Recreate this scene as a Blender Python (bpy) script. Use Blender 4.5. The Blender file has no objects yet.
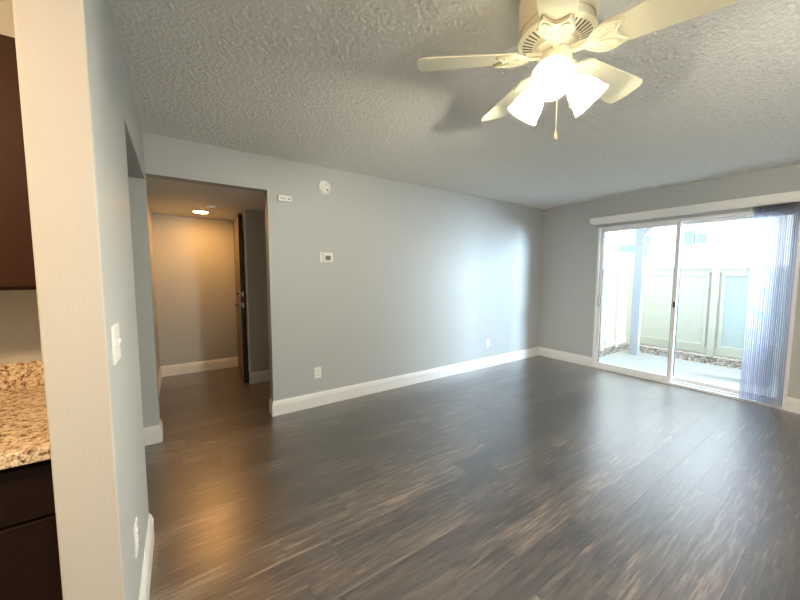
import bpy, bmesh, math, random
from mathutils import Vector, Matrix
random.seed(7)
scene = bpy.context.scene
C = scene.collection
PI = math.pi

# ------------------------------------------------------------------ camera
F = Vector((0.55810501, 0.82605726, -0.07841053))
R = Vector((0.82867062, -0.55973471, 0.00143229))
U = Vector((0.04270594, 0.06577587, 0.99692013))
cam_data = bpy.data.cameras.new('camera')
cam = bpy.data.objects.new('camera', cam_data)
C.objects.link(cam)
M4 = Matrix(((R.x, U.x, -F.x, 0), (R.y, U.y, -F.y, 0), (R.z, U.z, -F.z, 1.3676), (0, 0, 0, 1)))
cam.matrix_world = M4
cam_data.sensor_width = 36
cam_data.lens = 328.593 / 800 * 36
cam_data.clip_start = 0.02
scene.camera = cam

# ------------------------------------------------------------------ light and exposure
scene.view_settings.view_transform = 'Standard'
scene.view_settings.look = 'None'
scene.view_settings.gamma = 1
scene.view_settings.use_curve_mapping = False
scene.view_settings.exposure = 0.12
WORLD = 5.2
world = bpy.data.worlds.new('world')
scene.world = world
world.use_nodes = True
wn = world.node_tree
wn.nodes['Background'].inputs['Color'].default_value = (0.80, 0.89, 1.0, 1)
wn.nodes['Background'].inputs['Strength'].default_value = WORLD
sun_d = bpy.data.lights.new('sun', 'SUN')
sun_d.energy = 3.0
sun_d.angle = math.radians(1.5)
sun_d.color = (1.0, 0.95, 0.85)
sun = bpy.data.objects.new('sun', sun_d)
C.objects.link(sun)
sun.location = (6, -8, 6)
sun.rotation_euler = Vector((0.02, 0.93, -0.37)).to_track_quat('-Z', 'Y').to_euler()

# added area lamp standing in for open sky at the patio's right end
sky_fill_d = bpy.data.lights.new('daylight_fill', 'AREA')
sky_fill_d.shape = 'RECTANGLE'; sky_fill_d.size = 0.85; sky_fill_d.size_y = 1.0
sky_fill_d.energy = 215; sky_fill_d.spread = math.radians(120); sky_fill_d.color = (0.60, 0.79, 1.0)
sky_fill_l = bpy.data.objects.new('daylight_fill', sky_fill_d)
C.objects.link(sky_fill_l)
sky_fill_l.location = (6.45, -0.70, 1.95)
sky_fill_l.rotation_euler = Vector((-1.9, 2.3, -0.55)).to_track_quat('-Z', 'Y').to_euler()

BULB = 3000.0        # fan bulbs
HALLW = 215.0        # hall ceiling light
PENDW = 110.0       # added unseen globe pendant, lifts the ceiling brightness
KITW = 350.0         # added unseen ceiling lamp, warms the kitchen side

# ------------------------------------------------------------------ materials
def new_mat(name):
    m = bpy.data.materials.new(name)
    m.use_nodes = True
    nt = m.node_tree
    return m, nt, nt.nodes['Principled BSDF']

def lnk(nt, a, b):
    nt.links.new(a, b)

def plain(name, col, rough=0.5, metal=0.0, bump=0.0, bscale=200, spec=0.5, var=0.0, trans=0.0):
    m, nt, b = new_mat(name)
    b.inputs['Base Color'].default_value = (*col, 1)
    b.inputs['Roughness'].default_value = rough
    b.inputs['Metallic'].default_value = metal
    b.inputs['Specular IOR Level'].default_value = spec
    tc = nt.nodes.new('ShaderNodeTexCoord')
    n = nt.nodes.new('ShaderNodeTexNoise')
    n.inputs['Scale'].default_value = bscale
    n.inputs['Detail'].default_value = 3
    lnk(nt, tc.outputs['Object'], n.inputs['Vector'])
    if bump:
        bp = nt.nodes.new('ShaderNodeBump')
        bp.inputs['Strength'].default_value = bump
        bp.inputs['Distance'].default_value = 0.002
        lnk(nt, n.outputs['Fac'], bp.inputs['Height'])
        lnk(nt, bp.outputs['Normal'], b.inputs['Normal'])
    if var:
        mx = nt.nodes.new('ShaderNodeMix'); mx.data_type = 'RGBA'
        mx.inputs[6].default_value = (*[c * (1 - var) for c in col], 1)
        mx.inputs[7].default_value = (*[min(1, c * (1 + var)) for c in col], 1)
        lnk(nt, n.outputs['Fac'], mx.inputs[0])
        lnk(nt, mx.outputs[2], b.inputs['Base Color'])
    return m

def emis(name, col, strength):
    m = bpy.data.materials.new(name); m.use_nodes = True
    nt = m.node_tree; nt.nodes.clear()
    o = nt.nodes.new('ShaderNodeOutputMaterial'); e = nt.nodes.new('ShaderNodeEmission')
    e.inputs['Color'].default_value = (*col, 1); e.inputs['Strength'].default_value = strength
    lnk(nt, e.outputs[0], o.inputs[0])
    return m

MAT = {}
MAT['wall'] = plain('wall_paint', (0.47, 0.49, 0.485), 0.55, bump=0.35, bscale=160)
MAT['hall_ceiling'] = plain('hall_ceiling_white', (0.78, 0.78, 0.76), 0.7, bump=0.3, bscale=160)
MAT['white'] = plain('trim_white', (0.80, 0.80, 0.78), 0.35)
MAT['plastic'] = plain('white_plastic', (0.82, 0.82, 0.79), 0.35)
MAT['dark'] = plain('dark_plastic', (0.02, 0.02, 0.02), 0.4)
MAT['screen'] = plain('grey_display', (0.18, 0.21, 0.18), 0.25)
MAT['alu'] = plain('white_aluminium', (0.82, 0.83, 0.84), 0.35)
MAT['gasket'] = plain('grey_gasket', (0.10, 0.10, 0.11), 0.5)
MAT['fan'] = plain('fan_cream_enamel', (0.80, 0.78, 0.60), 0.4)
MAT['fan_dark'] = plain('fan_slot', (0.03, 0.03, 0.025), 0.7)
MAT['blade'] = plain('fan_blade_white', (0.85, 0.83, 0.62), 0.45)
MAT['cab'] = plain('espresso_cabinet', (0.010, 0.0035, 0.0025), 0.5, spec=0.2, var=0.25, bscale=30)
MAT['cab_top'] = plain('brown_cabinet', (0.030, 0.010, 0.005), 0.5, spec=0.2, var=0.2, bscale=30)
MAT['door_face'] = plain('hall_door_brown', (0.10, 0.068, 0.038), 0.35, var=0.1, bscale=20)
MAT['door_edge'] = plain('hall_door_black_edge', (0.012, 0.01, 0.009), 0.4)
MAT['metal'] = plain('brushed_metal', (0.55, 0.53, 0.5), 0.3, 1.0)
MAT['bronze'] = plain('dark_bronze', (0.05, 0.04, 0.03), 0.35, 0.8)
MAT['fence'] = plain('fence_paint', (0.60, 0.60, 0.50), 0.6, var=0.05, bscale=8)
MAT['fence_panel'] = plain('fence_panel_paint', (0.46, 0.54, 0.52), 0.6, var=0.05, bscale=8)
MAT['stucco'] = plain('white_stucco', (0.86, 0.86, 0.84), 0.8, bump=0.4, bscale=60)
MAT['outglass'] = plain('far_window_glass', (0.20, 0.28, 0.34), 0.15)
MAT['concrete'] = plain('patio_concrete', (0.30, 0.295, 0.27), 0.85, bump=0.4, bscale=70, var=0.12)
MAT['post'] = plain('post_paint', (0.36, 0.39, 0.44), 0.6)
MAT['box'] = plain('utility_box_grey', (0.20, 0.20, 0.22), 0.5)
MAT['socket'] = plain('socket_brass', (0.55, 0.40, 0.20), 0.4, 0.5)

# popcorn ceiling
def ceiling_mat():
    m, nt, b = new_mat('popcorn_ceiling')
    b.inputs['Base Color'].default_value = (0.90, 0.90, 0.86, 1)
    b.inputs['Roughness'].default_value = 0.9
    tc = nt.nodes.new('ShaderNodeTexCoord')
    n1 = nt.nodes.new('ShaderNodeTexNoise'); n1.inputs['Scale'].default_value = 220; n1.inputs['Detail'].default_value = 4; n1.inputs['Roughness'].default_value = 0.65
    v = nt.nodes.new('ShaderNodeTexVoronoi'); v.inputs['Scale'].default_value = 260
    lnk(nt, tc.outputs['Object'], n1.inputs['Vector']); lnk(nt, tc.outputs['Object'], v.inputs['Vector'])
    mu = nt.nodes.new('ShaderNodeMath'); mu.operation = 'SUBTRACT'
    lnk(nt, n1.outputs['Fac'], mu.inputs[0])
    s = nt.nodes.new('ShaderNodeMath'); s.operation = 'MULTIPLY'; s.inputs[1].default_value = 0.45
    lnk(nt, v.outputs['Distance'], s.inputs[0]); lnk(nt, s.outputs[0], mu.inputs[1])
    bp = nt.nodes.new('ShaderNodeBump'); bp.inputs['Strength'].default_value = 1.0; bp.inputs['Distance'].default_value = 0.006
    lnk(nt, mu.outputs[0], bp.inputs['Height']); lnk(nt, bp.outputs['Normal'], b.inputs['Normal'])
    return m
MAT['ceiling'] = ceiling_mat()

# dark vinyl planks running along X
def floor_mat():
    m, nt, b = new_mat('vinyl_planks')
    def math_(op, a, bb=None, c=None):
        n = nt.nodes.new('ShaderNodeMath'); n.operation = op
        for i, v in enumerate((a, bb, c)):
            if v is None: continue
            if isinstance(v, (int, float)): n.inputs[i].default_value = v
            else: lnk(nt, v, n.inputs[i])
        return n.outputs[0]
    tc = nt.nodes.new('ShaderNodeTexCoord')
    sp = nt.nodes.new('ShaderNodeSeparateXYZ'); lnk(nt, tc.outputs['Object'], sp.inputs[0])
    W, L = 0.152, 1.22
    vy = math_('DIVIDE', sp.outputs['Y'], W)
    row = math_('FLOOR', vy); fy = math_('FRACT', vy)
    wn1 = nt.nodes.new('ShaderNodeTexWhiteNoise'); wn1.noise_dimensions = '1D'; lnk(nt, row, wn1.inputs['W'])
    ux = math_('ADD', math_('DIVIDE', sp.outputs['X'], L), wn1.outputs['Value'])
    col = math_('FLOOR', ux); fx = math_('FRACT', ux)
    cb = nt.nodes.new('ShaderNodeCombineXYZ'); lnk(nt, col, cb.inputs[0]); lnk(nt, row, cb.inputs[1])
    wn2 = nt.nodes.new('ShaderNodeTexWhiteNoise'); wn2.noise_dimensions = '2D'; lnk(nt, cb.outputs[0], wn2.inputs['Vector'])
    # grain coordinates, shifted per plank
    off = nt.nodes.new('ShaderNodeVectorMath'); off.operation = 'SCALE'; lnk(nt, wn2.outputs['Color'], off.inputs[0]); off.inputs['Scale'].default_value = 7
    ad = nt.nodes.new('ShaderNodeVectorMath'); ad.operation = 'ADD'; lnk(nt, tc.outputs['Object'], ad.inputs[0]); lnk(nt, off.outputs[0], ad.inputs[1])
    mp = nt.nodes.new('ShaderNodeMapping'); mp.inputs['Scale'].default_value = (1.3, 17, 1); lnk(nt, ad.outputs[0], mp.inputs['Vector'])
    g1 = nt.nodes.new('ShaderNodeTexNoise'); g1.inputs['Scale'].default_value = 2.1; g1.inputs['Detail'].default_value = 8; g1.inputs['Roughness'].default_value = 0.70; g1.inputs['Distortion'].default_value = 0.6
    lnk(nt, mp.outputs[0], g1.inputs['Vector'])
    mp2 = nt.nodes.new('ShaderNodeMapping'); mp2.inputs['Scale'].default_value = (4, 55, 1); lnk(nt, ad.outputs[0], mp2.inputs['Vector'])
    g2 = nt.nodes.new('ShaderNodeTexNoise'); g2.inputs['Scale'].default_value = 1.5; g2.inputs['Detail'].default_value = 4
    lnk(nt, mp2.outputs[0], g2.inputs['Vector'])
    # knots
    mp3 = nt.nodes.new('ShaderNodeMapping'); mp3.inputs['Scale'].default_value = (1.2, 4.2, 1); lnk(nt, ad.outputs[0], mp3.inputs['Vector'])
    vk = nt.nodes.new('ShaderNodeTexVoronoi'); vk.inputs['Scale'].default_value = 1.3; lnk(nt, mp3.outputs[0], vk.inputs['Vector'])
    kn = nt.nodes.new('ShaderNodeMapRange'); kn.inputs['From Min'].default_value = 0.03; kn.inputs['From Max'].default_value = 0.09
    kn.inputs['To Min'].default_value = 0.35; kn.inputs['To Max'].default_value = 1.0; lnk(nt, vk.outputs['Distance'], kn.inputs['Value'])
    f = math_('ADD', math_('MULTIPLY', g1.outputs['Fac'], 0.56), math_('MULTIPLY', g2.outputs['Fac'], 0.44))
    f = math_('ADD', f, math_('MULTIPLY', math_('SUBTRACT', wn2.outputs['Value'], 0.5), 0.12))
    cr = nt.nodes.new('ShaderNodeValToRGB')
    e = cr.color_ramp.elements
    e[0].position = 0.38; e[0].color = (0.014, 0.011, 0.010, 1)
    e[1].position = 0.64; e[1].color = (0.185, 0.145, 0.118, 1)
    k = e.new(0.46); k.color = (0.034, 0.026, 0.022, 1)
    k = e.new(0.57); k.color = (0.082, 0.064, 0.053, 1)
    lnk(nt, f, cr.inputs['Fac'])
    # joints
    ey = math_('MINIMUM', fy, math_('SUBTRACT', 1.0, fy)); ey = math_('MULTIPLY', ey, W)
    ex = math_('MINIMUM', fx, math_('SUBTRACT', 1.0, fx)); ex = math_('MULTIPLY', ex, L)
    ed = math_('MINIMUM', ey, ex)
    jr = nt.nodes.new('ShaderNodeMapRange'); jr.inputs['From Min'].default_value = 0.0006; jr.inputs['From Max'].default_value = 0.0022
    jr.inputs['To Min'].default_value = 0.35; lnk(nt, ed, jr.inputs['Value'])
    m1 = nt.nodes.new('ShaderNodeVectorMath'); m1.operation = 'SCALE'; lnk(nt, cr.outputs['Color'], m1.inputs[0])
    lnk(nt, math_('MULTIPLY', jr.outputs[0], kn.outputs[0]), m1.inputs['Scale'])
    lnk(nt, m1.outputs[0], b.inputs['Base Color'])
    rr = nt.nodes.new('ShaderNodeMapRange'); rr.inputs['To Min'].default_value = 0.30; rr.inputs['To Max'].default_value = 0.50
    lnk(nt, g1.outputs['Fac'], rr.inputs['Value']); lnk(nt, rr.outputs[0], b.inputs['Roughness'])
    b.inputs['Specular IOR Level'].default_value = 0.9
    b.inputs['Coat Weight'].default_value = 0.95; b.inputs['Coat Roughness'].default_value = 0.31; b.inputs['Coat IOR'].default_value = 1.9
    bp = nt.nodes.new('ShaderNodeBump'); bp.inputs['Strength'].default_value = 0.8; bp.inputs['Distance'].default_value = 0.003
    h = math_('ADD', math_('MULTIPLY', g2.outputs['Fac'], 0.6), math_('MULTIPLY', jr.outputs[0], 0.8))
    h = math_('ADD', h, math_('MULTIPLY', g1.outputs['Fac'], 0.5))
    lnk(nt, h, bp.inputs['Height']); lnk(nt, bp.outputs['Normal'], b.inputs['Normal'])
    return m
MAT['floor'] = floor_mat()

def granite_mat():
    m, nt, b = new_mat('granite')
    tc = nt.nodes.new('ShaderNodeTexCoord')
    n = nt.nodes.new('ShaderNodeTexNoise'); n.inputs['Scale'].default_value = 70; n.inputs['Detail'].default_value = 5; n.inputs['Roughness'].default_value = 0.75
    n2 = nt.nodes.new('ShaderNodeTexVoronoi'); n2.inputs['Scale'].default_value = 120
    lnk(nt, tc.outputs['Object'], n.inputs['Vector']); lnk(nt, tc.outputs['Object'], n2.inputs['Vector'])
    cr = nt.nodes.new('ShaderNodeValToRGB'); e = cr.color_ramp.elements
    e[0].position = 0.38; e[0].color = (0.03, 0.02, 0.015, 1)
    e[1].position = 0.60; e[1].color = (0.72, 0.65, 0.50, 1)
    k = e.new(0.43); k.color = (0.25, 0.15, 0.08, 1)
    k = e.new(0.48); k.color = (0.48, 0.38, 0.26, 1)
    lnk(nt, n.outputs['Fac'], cr.inputs['Fac'])
    cr2 = nt.nodes.new('ShaderNodeValToRGB'); e = cr2.color_ramp.elements
    e[0].position = 0.0; e[0].color = (0.5, 0.45, 0.4, 1); e[1].position = 0.35; e[1].color = (1, 1, 1, 1)
    lnk(nt, n2.outputs['Distance'], cr2.inputs['Fac'])
    mx = nt.nodes.new('ShaderNodeMix'); mx.data_type = 'RGBA'; mx.blend_type = 'MULTIPLY'; mx.inputs[0].default_value = 0.6
    lnk(nt, cr.outputs[0], mx.inputs[6]); lnk(nt, cr2.outputs[0], mx.inputs[7]); lnk(nt, mx.outputs[2], b.inputs['Base Color'])
    b.inputs['Roughness'].default_value = 0.18
    return m
MAT['granite'] = granite_mat()

def gravel_mat():
    m, nt, b = new_mat('gravel')
    tc = nt.nodes.new('ShaderNodeTexCoord')
    v = nt.nodes.new('ShaderNodeTexNoise'); v.inputs['Scale'].default_value = 28; v.inputs['Detail'].default_value = 2
    lnk(nt, tc.outputs['Object'], v.inputs['Vector'])
    cr = nt.nodes.new('ShaderNodeValToRGB'); e = cr.color_ramp.elements
    e[0].position = 0.38; e[0].color = (0.10, 0.07, 0.05, 1); e[1].position = 0.62; e[1].color = (0.38, 0.34, 0.29, 1)
    lnk(nt, v.outputs['Fac'], cr.inputs[0]); lnk(nt, cr.outputs[0], b.inputs['Base Color'])
    b.inputs['Roughness'].default_value = 0.9
    return m
MAT['gravel'] = gravel_mat()

def glass_mat():
    m = bpy.data.materials.new('clear_glass'); m.use_nodes = True
    nt = m.node_tree; nt.nodes.clear()
    o = nt.nodes.new('ShaderNodeOutputMaterial')
    t = nt.nodes.new('ShaderNodeBsdfTransparent'); t.inputs[0].default_value = (0.95, 0.98, 0.97, 1)
    g = nt.nodes.new('ShaderNodeBsdfGlossy'); g.inputs['Roughness'].default_value = 0.01
    fr = nt.nodes.new('ShaderNodeFresnel'); geo = nt.nodes.new('ShaderNodeNewGeometry')
    ior = nt.nodes.new('ShaderNodeMapRange')      # same reflectance from both sides of the thin pane
    ior.inputs['To Min'].default_value = 1.45; ior.inputs['To Max'].default_value = 1 / 1.45
    lnk(nt, geo.outputs['Backfacing'], ior.inputs['Value']); lnk(nt, ior.outputs[0], fr.inputs['IOR'])
    mx = nt.nodes.new('ShaderNodeMixShader')
    lnk(nt, fr.outputs[0], mx.inputs[0]); lnk(nt, t.outputs[0], mx.inputs[1]); lnk(nt, g.outputs[0], mx.inputs[2]); lnk(nt, mx.outputs[0], o.inputs[0])
    return m
MAT['glass'] = glass_mat()

def translucent(name, col, dif, tr, clear=0.0):
    m = bpy.data.materials.new(name); m.use_nodes = True
    nt = m.node_tree; nt.nodes.clear()
    o = nt.nodes.new('ShaderNodeOutputMaterial')
    d = nt.nodes.new('ShaderNodeBsdfDiffuse'); d.inputs[0].default_value = (*[c * dif for c in col], 1)
    t = nt.nodes.new('ShaderNodeBsdfTranslucent'); t.inputs[0].default_value = (*[c * tr for c in col], 1)
    a = nt.nodes.new('ShaderNodeAddShader'); lnk(nt, d.outputs[0], a.inputs[0]); lnk(nt, t.outputs[0], a.inputs[1])
    tp = nt.nodes.new('ShaderNodeBsdfTransparent')
    mx = nt.nodes.new('ShaderNodeMixShader'); mx.inputs[0].default_value = clear
    lnk(nt, a.outputs[0], mx.inputs[1]); lnk(nt, tp.outputs[0], mx.inputs[2]); lnk(nt, mx.outputs[0], o.inputs[0])
    return m
MAT['vane'] = translucent('blind_vane_vinyl', (0.90, 0.90, 1.0), 0.42, 0.38, 0.40)
MAT['shade'] = translucent('frosted_glass', (1.0, 0.98, 0.92), 0.28, 0.70, 0.07)
MAT['bulb'] = emis('bulb_glow', (1.0, 0.92, 0.73), BULB)
MAT['hall_glow'] = emis('hall_lamp_glow', (1.0, 0.47, 0.13), HALLW)
MAT['fill_pendant_glow'] = emis('fill_pendant_glow', (1.0, 0.95, 0.84), PENDW)
MAT['kit_fill_glow'] = emis('kitchen_fill_glow', (1.0, 0.62, 0.31), KITW)

# ------------------------------------------------------------------ mesh helpers
def bx(bm, x0, x1, y0, y1, z0, z1):
    vs = [bm.verts.new(p) for p in ((x0, y0, z0), (x1, y0, z0), (x1, y1, z0), (x0, y1, z0), (x0, y0, z1), (x1, y0, z1), (x1, y1, z1), (x0, y1, z1))]
    for f in ((3, 2, 1, 0), (4, 5, 6, 7), (0, 1, 5, 4), (1, 2, 6, 5), (2, 3, 7, 6), (3, 0, 4, 7)):
        bm.faces.new([vs[i] for i in f])
    return bm

def box(*a):
    return bx(bmesh.new(), *a)

def lathe(bm, prof, n=32, mat=None, cap=True):
    """profile list of (r, z); mat places it"""
    mat = mat or Matrix()
    rings = []
    for r, z in prof:
        if r < 1e-6:
            rings.append([bm.verts.new(mat @ Vector((0, 0, z)))])
        else:
            rings.append([bm.verts.new(mat @ Vector((r * math.cos(2 * PI * i / n), r * math.sin(2 * PI * i / n), z))) for i in range(n)])
    for a, b in zip(rings, rings[1:]):
        for i in range(n):
            j = (i + 1) % n
            if len(a) == 1 and len(b) == 1: continue
            if len(a) == 1: bm.faces.new((a[0], b[i], b[j]))
            elif len(b) == 1: bm.faces.new((a[j], a[i], b[0]))
            else: bm.faces.new((a[i], a[j], b[j], b[i]))
    if cap:
        for rg in (rings[0], rings[-1]):
            if len(rg) > 2: bm.faces.new(rg)
    return bm

def frame_to(p, d):
    d = Vector(d).normalized()
    q = d.to_track_quat('Z', 'Y')
    return Matrix.Translation(Vector(p)) @ q.to_matrix().to_4x4()

def tube(bm, pts, r, n=10, closed=False):
    pts = [Vector(p) for p in pts]
    rings = []
    m = len(pts)
    for i, p in enumerate(pts):
        if closed: d = pts[(i + 1) % m] - pts[i - 1]
        else: d = pts[min(i + 1, m - 1)] - pts[max(i - 1, 0)]
        d.normalize()
        a = d.orthogonal() if abs(d.z) > 0.95 else d.cross(Vector((0, 0, 1)))
        a.normalize(); b = d.cross(a)
        rings.append([bm.verts.new(p + a * r * math.cos(2 * PI * k / n) + b * r * math.sin(2 * PI * k / n)) for k in range(n)])
    rng = range(m) if closed else range(m - 1)
    for i in rng:
        A, B = rings[i], rings[(i + 1) % m]
        for k in range(n):
            bm.faces.new((A[k], A[(k + 1) % n], B[(k + 1) % n], B[k]))
    if not closed:
        bm.faces.new(rings[0]); bm.faces.new(rings[-1])
    return bm

def prism(bm, pts, z0, z1, mat=None):
    mat = mat or Matrix()
    a = [bm.verts.new(mat @ Vector((x, y, z0))) for x, y in pts]
    b = [bm.verts.new(mat @ Vector((x, y, z1))) for x, y in pts]
    n = len(pts)
    bm.faces.new(a[::-1]); bm.faces.new(b)
    for i in range(n):
        bm.faces.new((a[i], a[(i + 1) % n], b[(i + 1) % n], b[i]))
    return bm

def obj(name, bm, mat, parent=None, bevel=0.0, smooth=False, loc=None):
    bmesh.ops.recalc_face_normals(bm, faces=bm.faces)
    me = bpy.data.meshes.new(name)
    bm.to_mesh(me); bm.free()
    if smooth:
        for p in me.polygons: p.use_smooth = True
        me.set_sharp_from_angle(angle=math.radians(38))
    me.materials.append(mat)
    o = bpy.data.objects.new(name, me)
    C.objects.link(o)
    if parent is not None:
        o.parent = parent
    if loc: o.location = loc
    if bevel:
        md = o.modifiers.new('bevel', 'BEVEL'); md.width = bevel; md.segments = 2; md.limit_method = 'ANGLE'
    return o

def struct(name, bm, mat, **k):
    o = obj(name, bm, mat, **k)
    if k.get('parent') is None: o['kind'] = 'structure'
    return o

def tag(o, label, cat, group=None):
    o['label'] = label; o['category'] = cat
    if group: o['group'] = group
    return o

def thing(name, label, cat, loc=(0, 0, 0), rot=None, group=None):
    o = bpy.data.objects.new(name, None); C.objects.link(o)
    o.empty_display_size = 0.1
    o.location = loc
    if rot: o.rotation_euler = rot
    return tag(o, label, cat, group)

# ------------------------------------------------------------------ room shell
H = 2.44
D = 3.236          # back wall plane
X = 5.037          # patio door wall plane
CX = -0.173        # left wall plane
YP, YE = 1.2235, 2.036
SOF = 2.135        # hall ceiling / header height
HX = 0.715         # hall opening, right edge
JY, HY = 4.354, 5.321
XL, YB = -3.3, -2.0

struct('floor', box(XL - .12, X + .13, YB - .12, HY + .12, -0.08, 0), MAT['floor'])
import numpy as np
def popcorn_ceiling(x0, x1, y0, y1, step=0.0044):
    """slab with a granular sprayed underside"""
    nx, ny = int((x1 - x0) / step) + 1, int((y1 - y0) / step) + 1
    rs = np.random.RandomState(5)
    def smooth(a):
        a = (a + np.roll(a, 1, 0) + np.roll(a, -1, 0)) / 3
        return (a + np.roll(a, 1, 1) + np.roll(a, -1, 1)) / 3
    fine = smooth(rs.rand(nx, ny)); fine = (fine - fine.mean()) / fine.std()
    mid = smooth(smooth(smooth(rs.rand(nx, ny)))); mid = (mid - mid.mean()) / mid.std()
    hgt = np.clip(0.0015 * fine + 0.0002 * mid + 0.0015, 0, 0.007)
    gx = np.linspace(x0, x1, nx); gy = np.linspace(y0, y1, ny)
    XX, YY = np.meshgrid(gx, gy, indexing='ij')
    XX = XX + (rs.rand(nx, ny) - .5) * step * .6; YY = YY + (rs.rand(nx, ny) - .5) * step * .6
    co = np.stack([XX, YY, H - hgt], -1).reshape(-1, 3).astype(np.float32)
    i = np.arange(nx - 1)[:, None] * ny + np.arange(ny - 1)[None, :]
    quads = np.stack([i, i + 1, i + ny + 1, i + ny], -1).reshape(-1, 4)
    n0 = len(co)
    X0, X1, Y0, Y1 = XL - .12, X + .16, YB - .12, D + .12
    extra = [(X0, Y0, H + .002), (X1, Y0, H + .002), (X1, Y1, H + .002), (X0, Y1, H + .002), (X0, Y0, H + .08), (X1, Y0, H + .08), (X1, Y1, H + .08), (X0, Y1, H + .08)]
    co = np.concatenate([co, np.array(extra, np.float32)])
    fb = np.array([(3, 2, 1, 0), (4, 5, 6, 7), (0, 1, 5, 4), (1, 2, 6, 5), (2, 3, 7, 6), (3, 0, 4, 7)]) + n0
    quads = np.concatenate([quads, fb]).astype(np.int32)
    me = bpy.data.meshes.new('ceiling')
    me.vertices.add(len(co)); me.vertices.foreach_set('co', co.ravel())
    me.loops.add(quads.size); me.loops.foreach_set('vertex_index', quads.ravel())
    me.polygons.add(len(quads)); me.polygons.foreach_set('loop_start', np.arange(0, quads.size, 4, dtype=np.int32))
    me.polygons.foreach_set('loop_total', np.full(len(quads), 4, np.int32))
    me.polygons.foreach_set('use_smooth', np.ones(len(quads), bool))
    me.update(calc_edges=True); me.validate()
    me.materials.append(MAT['ceiling'])
    o = bpy.data.objects.new('ceiling', me); C.objects.link(o); o['kind'] = 'structure'
    return o
popcorn_ceiling(-.30, X + .01, -.3, D + .01)
struct('ceiling_hall', box(-2.4, 2.5, D + .12, HY + .12, SOF, SOF + 0.06), MAT['hall_ceiling'])

b = bmesh.new()
bx(b, HX, X + .16, D, D + .12, 0, H)
bx(b, -2.4, CX, D, D + .12, 0, H)
bx(b, CX, HX, D, D + .12, SOF, H)
struct('wall_back', b, MAT['wall'])
# right wall with the patio door hole
DY0, DY1, DZ = 0.50, 2.352, 2.035
b = bmesh.new()
bx(b, X, X + .16, DY1, D, 0, H)
bx(b, X, X + .16, YB, DY0, 0, H)
bx(b, X, X + .16, DY0, DY1, DZ, H)
struct('wall_right', b, MAT['wall'])
b = bmesh.new()
bx(b, CX - .13, CX, YP, YE, 0, H)
bx(b, CX - .13, CX, YE, D, SOF - .045, H)
struct('wall_left', b, MAT['wall'], bevel=0.004)
struct('wall_kitchen', box(XL, CX - .13, 1.965, YE, 0, H), MAT['wall'])
struct('wall_passage', box(-2.5, -2.4, YE, D + .12, 0, H), MAT['wall'])
struct('wall_far_left', box(XL - .12, XL, YB, 2.0, 0, H), MAT['wall'])
struct('wall_front', box(XL, X + .16, YB - .12, YB, 0, H), MAT['wall'])
struct('wall_hall_back', box(CX - .19, 2.5, HY, HY + .12, 0, SOF), MAT['wall'])
struct('wall_hall_left', box(CX - .19, CX - .07, D + .12, HY, 0, SOF), MAT['wall'])
b = bmesh.new()
bx(b, .705, 2.5, JY, 4.44, 0, SOF)
bx(b, 1.05, 1.15, 4.44, HY, 0, SOF)
struct('wall_hall_right', b, MAT['wall'])
struct('wall_hall_side', box(2.4, 2.5, D + .12, JY, 0, SOF), MAT['wall'])

BBP = [(0, 0), (.0155, 0), (.0155, .104), (.0125, .110), (.0125, .118), (.0095, .128), (.0045, .137), (.003, .145), (0, .145)]
def baseboard(name, path, side):
    """path of (x, y) wall-face points; side +1 puts the board to the left of travel"""
    bm = bmesh.new()
    P = [Vector((x, y)) for x, y in path]
    def nrm(a, c):
        d = (c - a).normalized(); return Vector((-d.y, d.x)) * side
    rings = []
    for i, p in enumerate(P):
        if i == 0: n = nrm(P[0], P[1])
        elif i == len(P) - 1: n = nrm(P[-2], P[-1])
        else:
            n1 = nrm(P[i - 1], p); n2 = nrm(p, P[i + 1]); n = n1 + n2; n = n / max(0.2, n.dot(n1))
        rings.append([bm.verts.new((p.x + n.x * d, p.y + n.y * d, z)) for d, z in BBP])
    for a, c in zip(rings, rings[1:]):
        for k in range(len(BBP)):
            j = (k + 1) % len(BBP)
            bm.faces.new((a[k], a[j], c[j], c[k]))
    bm.faces.new(rings[0]); bm.faces.new(rings[-1])
    return struct(name, bm, MAT['white'])
baseboard('baseboard_back', [(HX, D + .12), (HX, D), (X, D), (X, DY1 + .012)], -1)
baseboard('baseboard_right', [(X, DY0 - .012), (X, YB)], -1)
baseboard('baseboard_left', [(CX - .13, YP), (CX, YP), (CX, YE), (CX - .05, YE)], -1)
baseboard('baseboard_passage', [(-2.4, D), (CX, D), (CX, D + .12), (CX - .07, D + .12), (CX - .07, HY), (.70, HY)], -1)
baseboard('baseboard_hall', [(.705, 4.40), (.705, JY), (2.4, JY)], -1)

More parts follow.
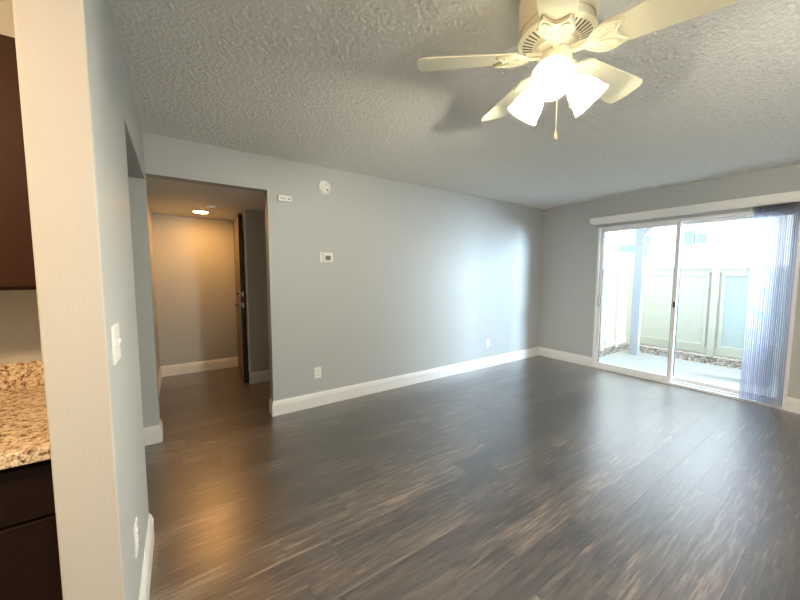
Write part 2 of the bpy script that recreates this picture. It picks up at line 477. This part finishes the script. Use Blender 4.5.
# ------------------------------------------------------------------ patio door
b = bmesh.new()
bx(b, X - .012, X + .115, DY1 - .019, DY1 + .012, 0, DZ); bx(b, X - .012, X + .115, DY0 - .012, DY0 + .019, 0, DZ)
bx(b, X - .012, X + .115, DY0 + .019, DY1 - .019, DZ - .03, DZ); bx(b, X - .014, X + .115, DY0 + .019, DY1 - .019, 0, .028)
bx(b, X + .045, X + .055, DY0 + .03, DY1 - .03, .028, .042)
pd = struct('door_1', b, MAT['alu'], bevel=0.003)
def sash(x0, x1, y0, y1, z0, z1, st, rail_b):
    b = bmesh.new()
    bx(b, x0, x1, y0, y0 + st, z0, z1); bx(b, x0, x1, y1 - st, y1, z0, z1)
    bx(b, x0, x1, y0 + st, y1 - st, z0, z0 + rail_b); bx(b, x0, x1, y0 + st, y1 - st, z1 - st, z1)
    s = obj('sash', b, MAT['alu'], parent=pd, bevel=0.002)
    xm = (x0 + x1) / 2
    g = bmesh.new(); vs = [g.verts.new(q) for q in ((xm, y0 + st, z0 + rail_b), (xm, y1 - st, z0 + rail_b), (xm, y1 - st, z1 - st), (xm, y0 + st, z1 - st))]; g.faces.new(vs)
    obj('pane', g, MAT['glass'], parent=s)
    k = bmesh.new()
    for (a, c, d, e) in ((y0 + st, y0 + st + .006, z0 + rail_b, z1 - st), (y1 - st - .006, y1 - st, z0 + rail_b, z1 - st)):
        bx(k, xm - .008, xm + .008, a, c, d, e)
    obj('gasket', k, MAT['gasket'], parent=s)
    return s
s1 = sash(X + .008, X + .036, 1.430, DY1 - .020, .030, DZ - .031, .038, .062)
s2 = sash(X + .060, X + .088, DY0 + .020, 1.468, .044, DZ - .031, .038, .050)
b = bmesh.new(); bx(b, X - .006, X + .008, 2.286, 2.312, .90, 1.08); bx(b, X - .035, X - .020, 2.291, 2.307, .92, 1.06)
bx(b, X - .035, X - .004, 2.291, 2.307, .92, .935); bx(b, X - .035, X - .004, 2.291, 2.307, 1.045, 1.06)
h = obj('handle', b, MAT['metal'], parent=s1, bevel=.002); h['label'] = 'silver pull handle'
b = box(X - .004, X + .008, 1.438, 1.458, .965, 1.035)
h = obj('latch', b, MAT['dark'], parent=s1, bevel=.002); h['label'] = 'small black latch'
struct('trim_1', box(X - .004, X + .0, DY1 + .012, DY1 + .03, 0, DZ + .02), MAT['wall'])

# ------------------------------------------------------------------ vertical blind with valance
vb = thing('vertical_blind', 'white vertical blind stacked open at the right of the sliding patio door', 'blind', (4.98, 1.4, 2.05))
def rel(o, p):  # place a child built in world coordinates
    for v in o.data.vertices: v.co -= Vector(p)
    return o
VL = (4.98, 1.4, 2.05)
b = bmesh.new(); bx(b, 4.930, 4.938, .18, 2.440, 2.082, 2.165); bx(b, 4.938, X - .001, 2.432, 2.440, 2.082, 2.165); bx(b, 4.938, X - .001, .18, .188, 2.082, 2.165); bx(b, 4.938, X - .001, .188, 2.432, 2.157, 2.165)
rel(obj('valance', b, MAT['white'], parent=vb, bevel=.002), VL)
b = box(4.962, 5.002, .20, 2.42, 2.070, 2.100)
rel(obj('headrail', b, MAT['alu'], parent=vb, bevel=.002), VL)
nv = 21
vane0 = None
for i in range(nv):
    y = .515 + i * (.81 - .515) / (nv - 1)
    if vane0 is None:
        b = bmesh.new(); n = 6; w = .086; rows = []
        for z in (0.0, -2.03):
            rows.append([b.verts.new(((t / n - .5) * w, .006 * (1 - (2 * t / n - 1) ** 2), z)) for t in range(n + 1)])
        for t in range(n): b.faces.new((rows[0][t], rows[0][t + 1], rows[1][t + 1], rows[1][t]))
        o = obj('vane', b, MAT['vane'], parent=vb, smooth=True); vane0 = o
        md = o.modifiers.new('thick', 'SOLIDIFY'); md.thickness = .0006
    else:
        o = vane0.copy(); C.objects.link(o); o.parent = vb
    o.location = (0.0, y - VL[1], 2.066 - VL[2])
    o.rotation_euler = (0, 0, math.radians(random.uniform(-2.5, 2.5)))
b = bmesh.new(); tube(b, [(4.935, .83, 2.07), (4.935, .826, 1.35)], .0035)
rel(obj('wand', b, MAT['plastic'], parent=vb), VL)
b = bmesh.new(); tube(b, [(4.972, .20, 2.07), (4.972, .21, .30), (4.978, .22, .24), (4.99, .21, .30), (4.99, .20, 2.07)], .0018, 6)
# (pull chain hangs at the far right end of the rail)
rel(obj('chain', b, MAT['plastic'], parent=vb), VL)

# ------------------------------------------------------------------ outside
struct('ground', box(5.17, 30, -12, 25, -.16, -.08), MAT['gravel'])
struct('patio_slab', box(X + .13, 6.92, -1.0, 2.68, -.08, -.045), MAT['concrete'], bevel=.006)
# gravel strip: real pebbles
gb = bmesh.new()
rg = random.Random(3)
def pebble(x, y, s):
    vs = bmesh.ops.create_icosphere(gb, subdivisions=1, radius=s)['verts']
    a = rg.uniform(0, PI); sx, sy, sz = rg.uniform(.8, 1.5), rg.uniform(.7, 1.1), rg.uniform(.5, .8)
    for v in vs:
        q = Vector((v.co.x * sx, v.co.y * sy, v.co.z * sz)) * rg.uniform(.85, 1.15)
        v.co = Vector((x + q.x * math.cos(a) - q.y * math.sin(a), y + q.x * math.sin(a) + q.y * math.cos(a), -.078 + s * .4 + q.z))
for i in range(2600):
    pebble(rg.uniform(6.96, 7.57), rg.uniform(-.9, 2.83), rg.uniform(.012, .036))
for i in range(700):
    pebble(rg.uniform(5.25, 6.95), rg.uniform(2.72, 2.85), rg.uniform(.012, .032))
g = obj('gravel', gb, MAT['gravel']); g['kind'] = 'stuff'; tag(g, 'strip of brown and grey gravel between the concrete patio and the fence', 'gravel')

def fence(name, label, x0, L, rotz, loc, posts, panels, mat_main):
    t = thing(name, label, 'fence', loc, (0, 0, rotz))
    b = bmesh.new()   # back sheet with thin vertical board grooves
    w = .14; x = 0
    while x < L - .001:
        e = min(L, x + w)
        bx(b, x + .002, e - .002, .030, .045, .0, 1.50); x += w
    bx(b, 0, L, .040, .052, 0, 1.50)
    obj('boards', b, mat_main, t)
    b = box(0, L, -.012, .07, 1.50, 1.535)
    obj('cap_rail', b, MAT['fence'], t, bevel=.004)
    b = bmesh.new(); bx(b, 0, L, .008, .030, .02, .13); obj('bottom_rail', b, MAT['fence'], t, bevel=.003)
    b = bmesh.new(); bx(b, 0, L, .008, .030, 1.44, 1.50); obj('top_rail', b, MAT['fence'], t, bevel=.003)
    for px in posts:
        obj('post', box(px - .045, px + .045, -.02, .05, -.03, 1.50), MAT['fence'], t, bevel=.004)
    for a, c, mt in panels:
        bb = bmesh.new()
        bx(bb, a, a + .045, .0, .029, .13, 1.44); bx(bb, c - .045, c, .0, .029, .13, 1.44)
        bx(bb, a + .045, c - .045, .0, .029, .13, .185); bx(bb, a + .045, c - .045, .0, .029, 1.385, 1.44)
        f = obj('panel_frame', bb, MAT['fence'], t, bevel=.003)
        obj('panel', box(a + .045, c - .045, .020, .0299, .185, 1.385), mt, f)
    return t
# back fence: faces the door (local -y points to -x): local x runs towards -y
fence('fence', 'pale framed panel fence standing parallel to the patio door behind the gravel', 0, 3.95, -PI / 2, (7.65, 2.95, -.04),
      [.03, 1.30, 2.60, 3.90], [(.10, 1.22, MAT['fence']), (1.38, 2.52, MAT['fence_panel']), (2.68, 3.82, MAT['fence_panel'])], MAT['fence'])
# left fence: faces -y
fence('fence', 'sunlit white fence running out from the house at the left end of the patio', 0, 2.42, 0, (5.20, 2.93, -.04),
      [.6, 1.35, 1.95], [], MAT['fence'])
tag(obj('patio_shade_wall', box(5.2, 7.7, -1.12, -1.0, -.08, 1.50), MAT['stucco'], bevel=.004), 'unseen low white wall added to shade the patio from its right end', 'wall')['kind'] = 'structure'  # unseen wall added so its shadow keeps low sun off the slab
pt = thing('patio_post', 'pale square post standing at the outer edge of the concrete patio', 'post', (6.69, 2.443, -.045))
obj('shaft', box(-.045, .045, -.065, .065, 0, 2.56), MAT['post'], pt, bevel=.004)
b = bmesh.new(); prism(b, [(-.065, 2.10), (-.065, 2.22), (-.38, 2.54), (-.50, 2.54)], -.03, .03, Matrix(((0, 0, 1, 0), (1, 0, 0, 0), (0, 1, 0, 0), (0, 0, 0, 1))))
obj('brace', b, MAT['post'], pt)
b = bmesh.new()
bx(b, X + .16, 6.85, -1.5, 2.98, 2.515, 2.70)
struct('balcony_slab', b, MAT['stucco'])
struct('wall_outside', box(X + .161, X + .20, DY1 + .05, 2.9, -.08, 2.5), MAT['stucco'])

# utility box seen through the blind
ub = thing('utility_box', 'grey metal utility box on the patio, seen through the stacked blind', 'box', (6.2, .80, -.045))
obj('casing', box(-.10, .10, -.07, .09, .03, .52), MAT['box'], ub, bevel=.008)
obj('lid', box(-.11, .11, -.08, .10, .52, .54), MAT['box'], ub, bevel=.004)
obj('base', box(-.09, .09, -.06, .08, 0, .03), MAT['concrete'], ub)

# neighbouring building
nb = thing('apartment_building', 'white apartment building with small bluish windows beyond the patio fence', 'building', (14, 4, -.08))
obj('wall', box(0, 4, -9, 11, 0, 4.1), MAT['stucco'], nb)
def far_window(y0, y1, z0, z1):
    f = bmesh.new(); y0 -= 4; y1 -= 4; z0 += .08; z1 += .08; w = .05
    bx(f, -.03, .0, y0 - w, y0, z0 - w, z1 + w); bx(f, -.03, .0, y1, y1 + w, z0 - w, z1 + w)
    bx(f, -.03, .0, y0, y1, z0 - w, z0); bx(f, -.03, .0, y0, y1, z1, z1 + w)
    fo = obj('window', f, MAT['alu'], nb)
    obj('pane', box(-.012, -.001, y0, y1, z0, z1), MAT['outglass'], fo)
for w in ((3.63, 3.86, 2.33, 2.80), (3.30, 3.56, 2.36, 2.68), (5.22, 5.82, 2.18, 2.46), (4.78, 5.02, 2.48, 2.76), (4.86, 5.0, 2.03, 2.41)):
    far_window(*w)
b = bmesh.new(); tube(b, [(-.04, .64, 1.95), (-.04, .64, 2.45)], .035); obj('downpipe', b, MAT['post'], nb)

# ------------------------------------------------------------------ ceiling fan
FX, FY, FZ = 1.26, .782, 2.214
fan = thing('ceiling_fan', 'cream five-blade ceiling fan with three lit frosted glass shades, hugging the popcorn ceiling', 'fan', (FX, FY, H))
def fz(z): return z - H
b = bmesh.new(); lathe(b, [(.0, 0), (.137, 0), (.140, fz(2.425)), (.140, fz(2.335)), (.134, fz(2.318)), (0, fz(2.318))], 48)
obj('motor_housing', b, MAT['fan'], fan, smooth=True)
b = bmesh.new(); lathe(b, [(.128, fz(2.318)), (.128, fz(2.292)), (.138, fz(2.288)), (.139, fz(2.278)), (.130, fz(2.272)), (.078, fz(2.258)), (.074, fz(2.264)), (.060, fz(2.264)), (0, fz(2.264))], 60, cap=False)
vr = obj('vent_ring', b, MAT['fan'], fan, smooth=True)
b = bmesh.new()
for k in range(40):
    a = 2 * PI * k / 40
    m = Matrix.Rotation(a, 4, 'Z')
    p0 = Vector((.124, 0, fz(2.2700))); p1 = Vector((.086, 0, fz(2.2597)))
    nrm = Vector((.26, 0, -.96)) * .0012
    vs = []
    for q, hw in ((p0, .0036), (p1, .0026)):
        for s in (-1, 1): vs.append(q + Vector((0, s * hw, 0)) + nrm)
    vs = [b.verts.new(m @ v) for v in (vs[0], vs[1], vs[3], vs[2])]
    b.faces.new(vs)
vs_ = obj('slots', b, MAT['fan_dark'], vr)
b = bmesh.new(); lathe(b, [(0, fz(2.262)), (.078, fz(2.262)), (.082, fz(2.254)), (.078, fz(2.240)), (.064, fz(2.236)), (.060, fz(2.226)), (0, fz(2.226))], 40)
obj('flywheel', b, MAT['fan'], fan, smooth=True)
b = bmesh.new(); lathe(b, [(0, fz(2.228)), (.050, fz(2.228)), (.058, fz(2.222)), (.058, fz(2.166)), (.053, fz(2.158)), (.030, fz(2.150)), (.0, fz(2.150))], 40)
obj('switch_housing', b, MAT['fan'], fan, smooth=True)
b = bmesh.new(); lathe(b, [(0, fz(2.152)), (.036, fz(2.152)), (.040, fz(2.142)), (.036, fz(2.122)), (.018, fz(2.112)), (.0, fz(2.110))], 32)
obj('light_fitter', b, MAT['fan'], fan, smooth=True)
PH, PITCH = 2.437, -14.7
def blade_outline():
    w0, w1, r0, r1 = .052, .076, .155, .54
    pts = [(r0, -w0), (r0 + .02, -w0 - .003)]
    pts += [(r1 - .045, -w1), (r1 - .018, -w1 + .006), (r1 - .004, -w1 + .026), (r1, -w1 + .045)]
    pts += [(r1, w1 - .045), (r1 - .004, w1 - .026), (r1 - .018, w1 - .006), (r1 - .045, w1)]
    pts += [(r0 + .02, w0 + .003), (r0, w0)]
    return pts
half = [(.062, .010), (.085, .009), (.105, .013), (.120, .030), (.140, .050), (.165, .060), (.190, .060), (.222, .050), (.232, .042), (.220, .030), (.208, .012), (.204, 0)]
iron = half + [(x, -y) for x, y in half[-2::-1]]
def loop(c, rx, ry, rot, n=18, tip=0.0):
    out = []
    for i in range(n):
        t = 2 * PI * i / n
        x = rx * math.cos(t) * (1 + tip * math.cos(t)); y = ry * math.sin(t)
        out.append((c[0] + x * math.cos(rot) - y * math.sin(rot), c[1] + x * math.sin(rot) + y * math.cos(rot)))
    return out
for k in range(5):
    a = PH - k * 2 * PI / 5
    piv = Matrix.Translation((0, 0, fz(FZ))) @ Matrix.Rotation(a, 4, 'Z') @ Matrix.Rotation(math.radians(PITCH), 4, 'X')
    b = bmesh.new(); prism(b, blade_outline(), .0, .006, piv)
    bl = obj('blade', b, MAT['blade'], fan, bevel=.0015)
    b = bmesh.new(); prism(b, iron, -.006, -.0005, piv)
    zz = -.007
    outl = [(.105, .012), (.122, .030), (.142, .046), (.166, .055), (.190, .055), (.218, .047), (.226, .041), (.214, .028), (.202, .010), (.199, 0)]
    outl = outl + [(x, -y) for x, y in outl[-2::-1]]
    tube(b, [piv @ Vector((x, y, zz)) for x, y in outl], .0042, 6)
    for s in (-1, 1):
        tube(b, [piv @ Vector((x, y, zz)) for x, y in loop((.170, s * .027), .032, .016, s * .45)], .0034, 6, closed=True)
        tube(b, [piv @ Vector((x, y, zz)) for x, y in loop((.172, s * .022), .015, .006, s * .45)], .0018, 6, closed=True)
    # neck down from the flywheel
    nk = Matrix.Translation((0, 0, fz(2.224))) @ Matrix.Rotation(a, 4, 'Z')
    prism(b, [(.050, -.011), (.115, -.013), (.115, .013), (.050, .011)], -.008, .004, nk)
    obj('blade_bracket', b, MAT['fan'], bl, smooth=True)

SH = [(208, .93), (86, .96), (330, 1.0)]
for az, sc in SH:
    a = math.radians(az)
    hd = Vector((math.cos(a), math.sin(a), 0))
    ax = (hd * math.sin(math.radians(48)) + Vector((0, 0, -math.cos(math.radians(48))))).normalized()
    p0 = hd * .030 + Vector((0, 0, fz(2.138)))
    neck = hd * .058 + Vector((0, 0, fz(2.140)))
    m = frame_to(neck, ax)
    b = bmesh.new()
    tube(b, [p0, hd * .045 + Vector((0, 0, fz(2.142))), neck], .011, 12)
    lathe(b, [(0, -.006), (.016, -.006), (.024, .004), (.026, .026), (.022, .028), (.0, .028)], 24, m)
    arm = obj('lamp_arm', b, MAT['fan'], fan, smooth=True)
    b = bmesh.new()
    prof = [(.0245, .010), (.028, .022), (.040, .040), (.052, .062), (.058, .085), (.062, .108), (.0705, .130)]
    inner = [(r - .0025, z) for r, z in prof[::-1]]
    lathe(b, prof + inner, 40, m, cap=False)
    shd = obj('lamp_shade', b, MAT['shade'], fan, smooth=True); shd['label'] = 'glowing frosted glass bell shade'
    b = bmesh.new(); lathe(b, [(0, .028), (.014, .028), (.015, .045), (.013, .050), (0, .050)], 20, m)
    obj('lamp_socket', b, MAT['socket'], shd, smooth=True)
    b = bmesh.new(); lathe(b, [(0, .050), (.012, .050), (.016, .058), (.025, .074), (.028, .086), (.024, .100), (.013, .109), (0, .112)], 24, m)
    bo = obj('light_bulb', b, MAT['bulb'], shd, smooth=True)
# pull chains
for (cx, cy, ln) in ((.030, -.052, .120), (-.030, -.030, .245)):
    b = bmesh.new(); z0 = fz(2.165)
    tube(b, [(cx, cy, z0), (cx, cy, z0 - ln)], .0016, 8)
    for q in range(int(ln / .008)):
        bmesh.ops.create_icosphere(b, subdivisions=1, radius=.0022, matrix=Matrix.Translation((cx, cy, z0 - q * .008)))
    ch = obj('pull_chain', b, MAT['fan'], fan, smooth=True)
    b = bmesh.new(); lathe(b, [(0, 0), (.002, 0), (.004, -.008), (.0075, -.022), (.0065, -.032), (.003, -.036), (0, -.037)], 16, Matrix.Translation((cx, cy, z0 - ln)))
    obj('pull_knob', b, MAT['fan'], ch, smooth=True)
    b = bmesh.new(); lathe(b, [(0, -.036), (.003, -.036), (.003, -.040), (0, -.040)], 12, Matrix.Translation((cx, cy, z0 - ln)))
    obj('knob_tip', b, MAT['dark'], ch)

# ------------------------------------------------------------------ things on the back wall
def on_back(x, z): return (x, D, z)
sd = thing('smoke_alarm', 'round white smoke alarm high on the grey wall', 'smoke alarm', on_back(1.255, 2.237))
m = Matrix.Rotation(PI / 2, 4, 'X')
b = bmesh.new(); lathe(b, [(0, 0), (.071, 0), (.071, .008), (.066, .012), (0, .012)], 40, m); obj('base', b, MAT['plastic'], sd, smooth=True)
b = bmesh.new(); lathe(b, [(0, .012), (.062, .012), (.062, .026), (.056, .034), (.040, .036), (.038, .033), (.034, .033), (.032, .037), (0, .037)], 40, m); obj('cover', b, MAT['plastic'], sd, smooth=True)
b = bmesh.new(); lathe(b, [(0, .030), (.008, .030), (.008, .0365), (0, .0365)], 16, Matrix.Translation((.030, 0, -.030)) @ m); obj('sensor', b, MAT['dark'], sd, smooth=True)
b = bmesh.new(); lathe(b, [(0, .034), (.006, .034), (.006, .0385), (0, .0385)], 16, Matrix.Translation((.012, 0, .018)) @ m); obj('test_button', b, MAT['metal'], sd, smooth=True)

cb = thing('door_chime', 'small white rectangular chime box beside the top of the hall opening', 'chime', on_back(.866, 2.073))
obj('housing', box(-.062, .062, -.030, 0, -.027, .027), MAT['plastic'], cb, bevel=.004)
b = bmesh.new(); lathe(b, [(0, .028), (.007, .028), (.007, .0315), (0, .0315)], 14, Matrix.Translation((.036, 0, -.002)) @ m); obj('button', b, MAT['dark'], cb)
b = bmesh.new()
for k in range(4): bx(b, -.045 + k * .014, -.040 + k * .014, -.0308, -.029, -.006, .006)
obj('grille', b, MAT['gasket'], cb)

th = thing('thermostat', 'white square thermostat with small grey display on the grey wall', 'thermostat', on_back(1.270, 1.533))
obj('base', box(-.070, .070, -.012, 0, -.052, .052), MAT['plastic'], th, bevel=.005)
obj('body', box(-.040, .060, -.032, -.012, -.046, .046), MAT['plastic'], th, bevel=.005)
obj('display', box(-.018, .038, -.0335, -.031, -.026, .022), MAT['screen'], th, bevel=.001)
b = bmesh.new()
for i, x in enumerate((-.008, .006, .020)): bx(b, x, x + .006, -.0341, -.033, -.008, .010)
obj('digits', b, MAT['dark'], th)

def outlet(name, label, loc, rotz=0.0, group=None):
    t = thing(name, label, 'outlet', loc, (0, 0, rotz), group)
    obj('cover_plate', box(-.036, .036, -.006, 0, -.058, .058), MAT['plastic'], t, bevel=.002)
    for s in (-1, 1):
        b = bmesh.new(); lathe(b, [(0, .005), (.0165, .005), (.0165, .009), (0, .009)], 20, Matrix.Translation((0, 0, s * .0195)) @ m)
        r = obj('receptacle', b, MAT['white'], t, smooth=True)
        b = bmesh.new(); bx(b, -.007, -.005, -.0096, -.0085, s * .0195 - .003, s * .0195 + .006); bx(b, .005, .007, -.0096, -.0085, s * .0195 - .003, s * .0195 + .006)
        bx(b, -.002, .002, -.0096, -.0085, s * .0195 - .010, s * .0195 - .006)
        obj('slots', b, MAT['dark'], r)
    return t
outlet('wall_outlet', 'white wall outlet low on the back wall, nearest the hall opening', on_back(1.160, .350))
outlet('wall_outlet', 'white wall outlet low on the back wall, near the far room corner', on_back(3.745, .358))
outlet('wall_outlet', 'white wall outlet low on the narrow left partition beside the kitchen', (CX, 1.515, .380), PI / 2)

sw = thing('light_switch', 'white double light switch on the side of the narrow kitchen partition', 'switch', (CX, 1.345, 1.150), (0, 0, PI / 2))
obj('cover_plate', box(-.058, .058, -.007, 0, -.058, .058), MAT['plastic'], sw, bevel=.002)
for s in (-1, 1):
    t = obj('toggle', box(s * .023 - .005, s * .023 + .005, -.013, -.006, -.003, .010), MAT['white'], sw, bevel=.002)

# ------------------------------------------------------------------ hall
hl = thing('hall_ceiling_light', 'lit round flush lamp on the low hall ceiling', 'light', (.27, 4.78, SOF))
b = bmesh.new(); lathe(b, [(0, 0), (.090, 0), (.092, -.006), (.086, -.012), (0, -.012)], 36); obj('rim', b, MAT['white'], hl, smooth=True)
b = bmesh.new(); lathe(b, [(0, -.012), (.078, -.012), (.072, -.015), (.05, -.017), (0, -.018)], 36); obj('diffuser', b, MAT['hall_glow'], hl, smooth=True)
sk = thing('smoke_detector', 'flat white smoke detector on the hall ceiling near the lamp', 'detector', (.352, 4.375, SOF))
b = bmesh.new(); lathe(b, [(0, 0), (.050, 0), (.050, -.010), (.044, -.022), (0, -.024)], 30); obj('body', b, MAT['plastic'], sk, smooth=True)
b = bmesh.new(); lathe(b, [(0, -.022), (.010, -.022), (.010, -.026), (0, -.026)], 16); obj('test_button', b, MAT['gasket'], sk)

# hall door, slightly ajar, black edge towards the room
hd = struct('door_2', box(0, .86, 0, .042, .012, 2.085), MAT['door_face'])
hinge = Vector((.690, 5.280, 0)); near = Vector((.633, 4.43, 0))
d = (near - hinge).normalized()
# local x along the leaf (hinge to lock edge), local y to the far side of the leaf (away from the hall)
ny = Vector((-d.y, d.x, 0))
if ny.x < 0: ny = -ny
hd.matrix_world = Matrix(((d.x, ny.x, 0, hinge.x), (d.y, ny.y, 0, hinge.y), (0, 0, 1, 0), (0, 0, 0, 1)))
o = obj('door_edge', box(.8601, .8625, -.001, .043, .012, 2.085), MAT['door_edge'], hd); o['label'] = 'black latch edge of the door'
for z, r in ((1.12, .017), (.985, .017)):
    b = bmesh.new(); lathe(b, [(0, -.001), (.030, -.001), (.030, .006), (.024, .011), (0, .011)], 22, frame_to((.79, 0, z), (0, -1, 0)))
    obj('rosette', b, MAT['metal'], hd, smooth=True)
    b = box(.8625, .8640, .012, .032, z - .028, z + .028); obj('latch_plate', b, MAT['metal'], hd)
b = bmesh.new(); tube(b, [(.79, -.010, .985), (.79, -.045, .985), (.78, -.052, .985), (.69, -.052, .985)], .009, 10)
obj('lever', b, MAT['bronze'], hd, smooth=True)
b = bmesh.new(); tube(b, [(.79, -.010, 1.12), (.79, -.03, 1.12)], .012, 12); bx(b, .775, .805, -.036, -.03, 1.113, 1.127)
obj('thumb_turn', b, MAT['bronze'], hd, smooth=True)
b = bmesh.new(); bx(b, .690, .7045, 4.360, 4.438, .146, 2.10);
struct('trim_2', b, MAT['white'])

# ------------------------------------------------------------------ kitchen
KX = CX - .13
cabu = thing('upper_cabinet', 'dark brown wall cabinet above the granite counter, left of the partition', 'cabinet', (KX - .002, 1.964, 1.312))
obj('body', box(-.90, 0, -.325, 0, 0, .82), MAT['cab_top'], cabu, bevel=.002)
for i in (0, 1):
    x1 = -.004 - i * .449
    b = bmesh.new(); bx(b, x1 - .442, x1, -.345, -.326, .012, .808)
    dr = obj('door', b, MAT['cab_top'], cabu, bevel=.003)
struct('soffit', box(XL, KX, 1.655, 1.965, 2.134, H), MAT['wall'])

def base_cab(x1, w, label):
    t = thing('base_cabinet', label, 'cabinet', (x1, 1.962, 0))
    obj('body', box(-w, 0, -.675, 0, .10, .866), MAT['cab'], t, bevel=.002)
    obj('toe_kick', box(-w, 0, -.61, -.58, 0, .10), MAT['dark'], t)
    dw = obj('drawer', box(-w + .004, -.004, -.695, -.676, .697, .843), MAT['cab'], t, bevel=.003)
    db = obj('door', box(-w + .004, -.004, -.695, -.676, .115, .688), MAT['cab'], t, bevel=.003)
    return t
base_cab(KX - .002, .60, 'dark espresso base cabinet under the granite counter, beside the partition')
base_cab(KX - .604, .60, 'dark espresso base cabinet further left under the granite counter')
ct = thing('countertop', 'speckled beige granite counter with backsplash between dark cabinets', 'countertop', (KX - .002, 1.964, .867))
obj('slab', box(-1.22, 0, -.730, 0, 0, .036), MAT['granite'], ct, bevel=.003)
obj('backsplash', box(-1.22, 0, -.020, 0, .0362, .140), MAT['granite'], ct, bevel=.002)

# ceiling lamp added out of view to warm the kitchen side
dl = thing('kitchen_fill_light', 'unseen round flush ceiling lamp added to warm the kitchen side', 'light', (-1.35, .35, H))
b = bmesh.new(); lathe(b, [(0, 0), (.17, 0), (.17, -.02), (.15, -.03), (0, -.03)], 36); obj('rim', b, MAT['white'], dl, smooth=True)
b = bmesh.new(); lathe(b, [(0, -.03), (.145, -.03), (.13, -.06), (.08, -.085), (0, -.095)], 36); obj('diffuser', b, MAT['kit_fill_glow'], dl, smooth=True)

# frosted globe pendant added behind the camera to brighten the ceiling
pl = thing('fill_pendant', 'unseen frosted white globe pendant on a rod, added to brighten the ceiling', 'lamp', (1.7, -1.25, H))
b = bmesh.new(); lathe(b, [(0, .0), (.06, 0), (.06, -.02), (.02, -.035), (0, -.035)], 28); obj('canopy', b, MAT['white'], pl, smooth=True)
b = bmesh.new(); tube(b, [(0, 0, -.03), (0, 0, -.53)], .005); lathe(b, [(0, -.50), (.035, -.50), (.04, -.545), (0, -.545)], 24); obj('rod', b, MAT['white'], pl, smooth=True)
b = bmesh.new(); lathe(b, [(0.0, -.54)] + [(.14 * math.sin(t * PI / 16), -.68 + .14 * math.cos(t * PI / 16)) for t in range(1, 16)] + [(0, -.82)], 36); obj('globe', b, MAT['fill_pendant_glow'], pl, smooth=True)
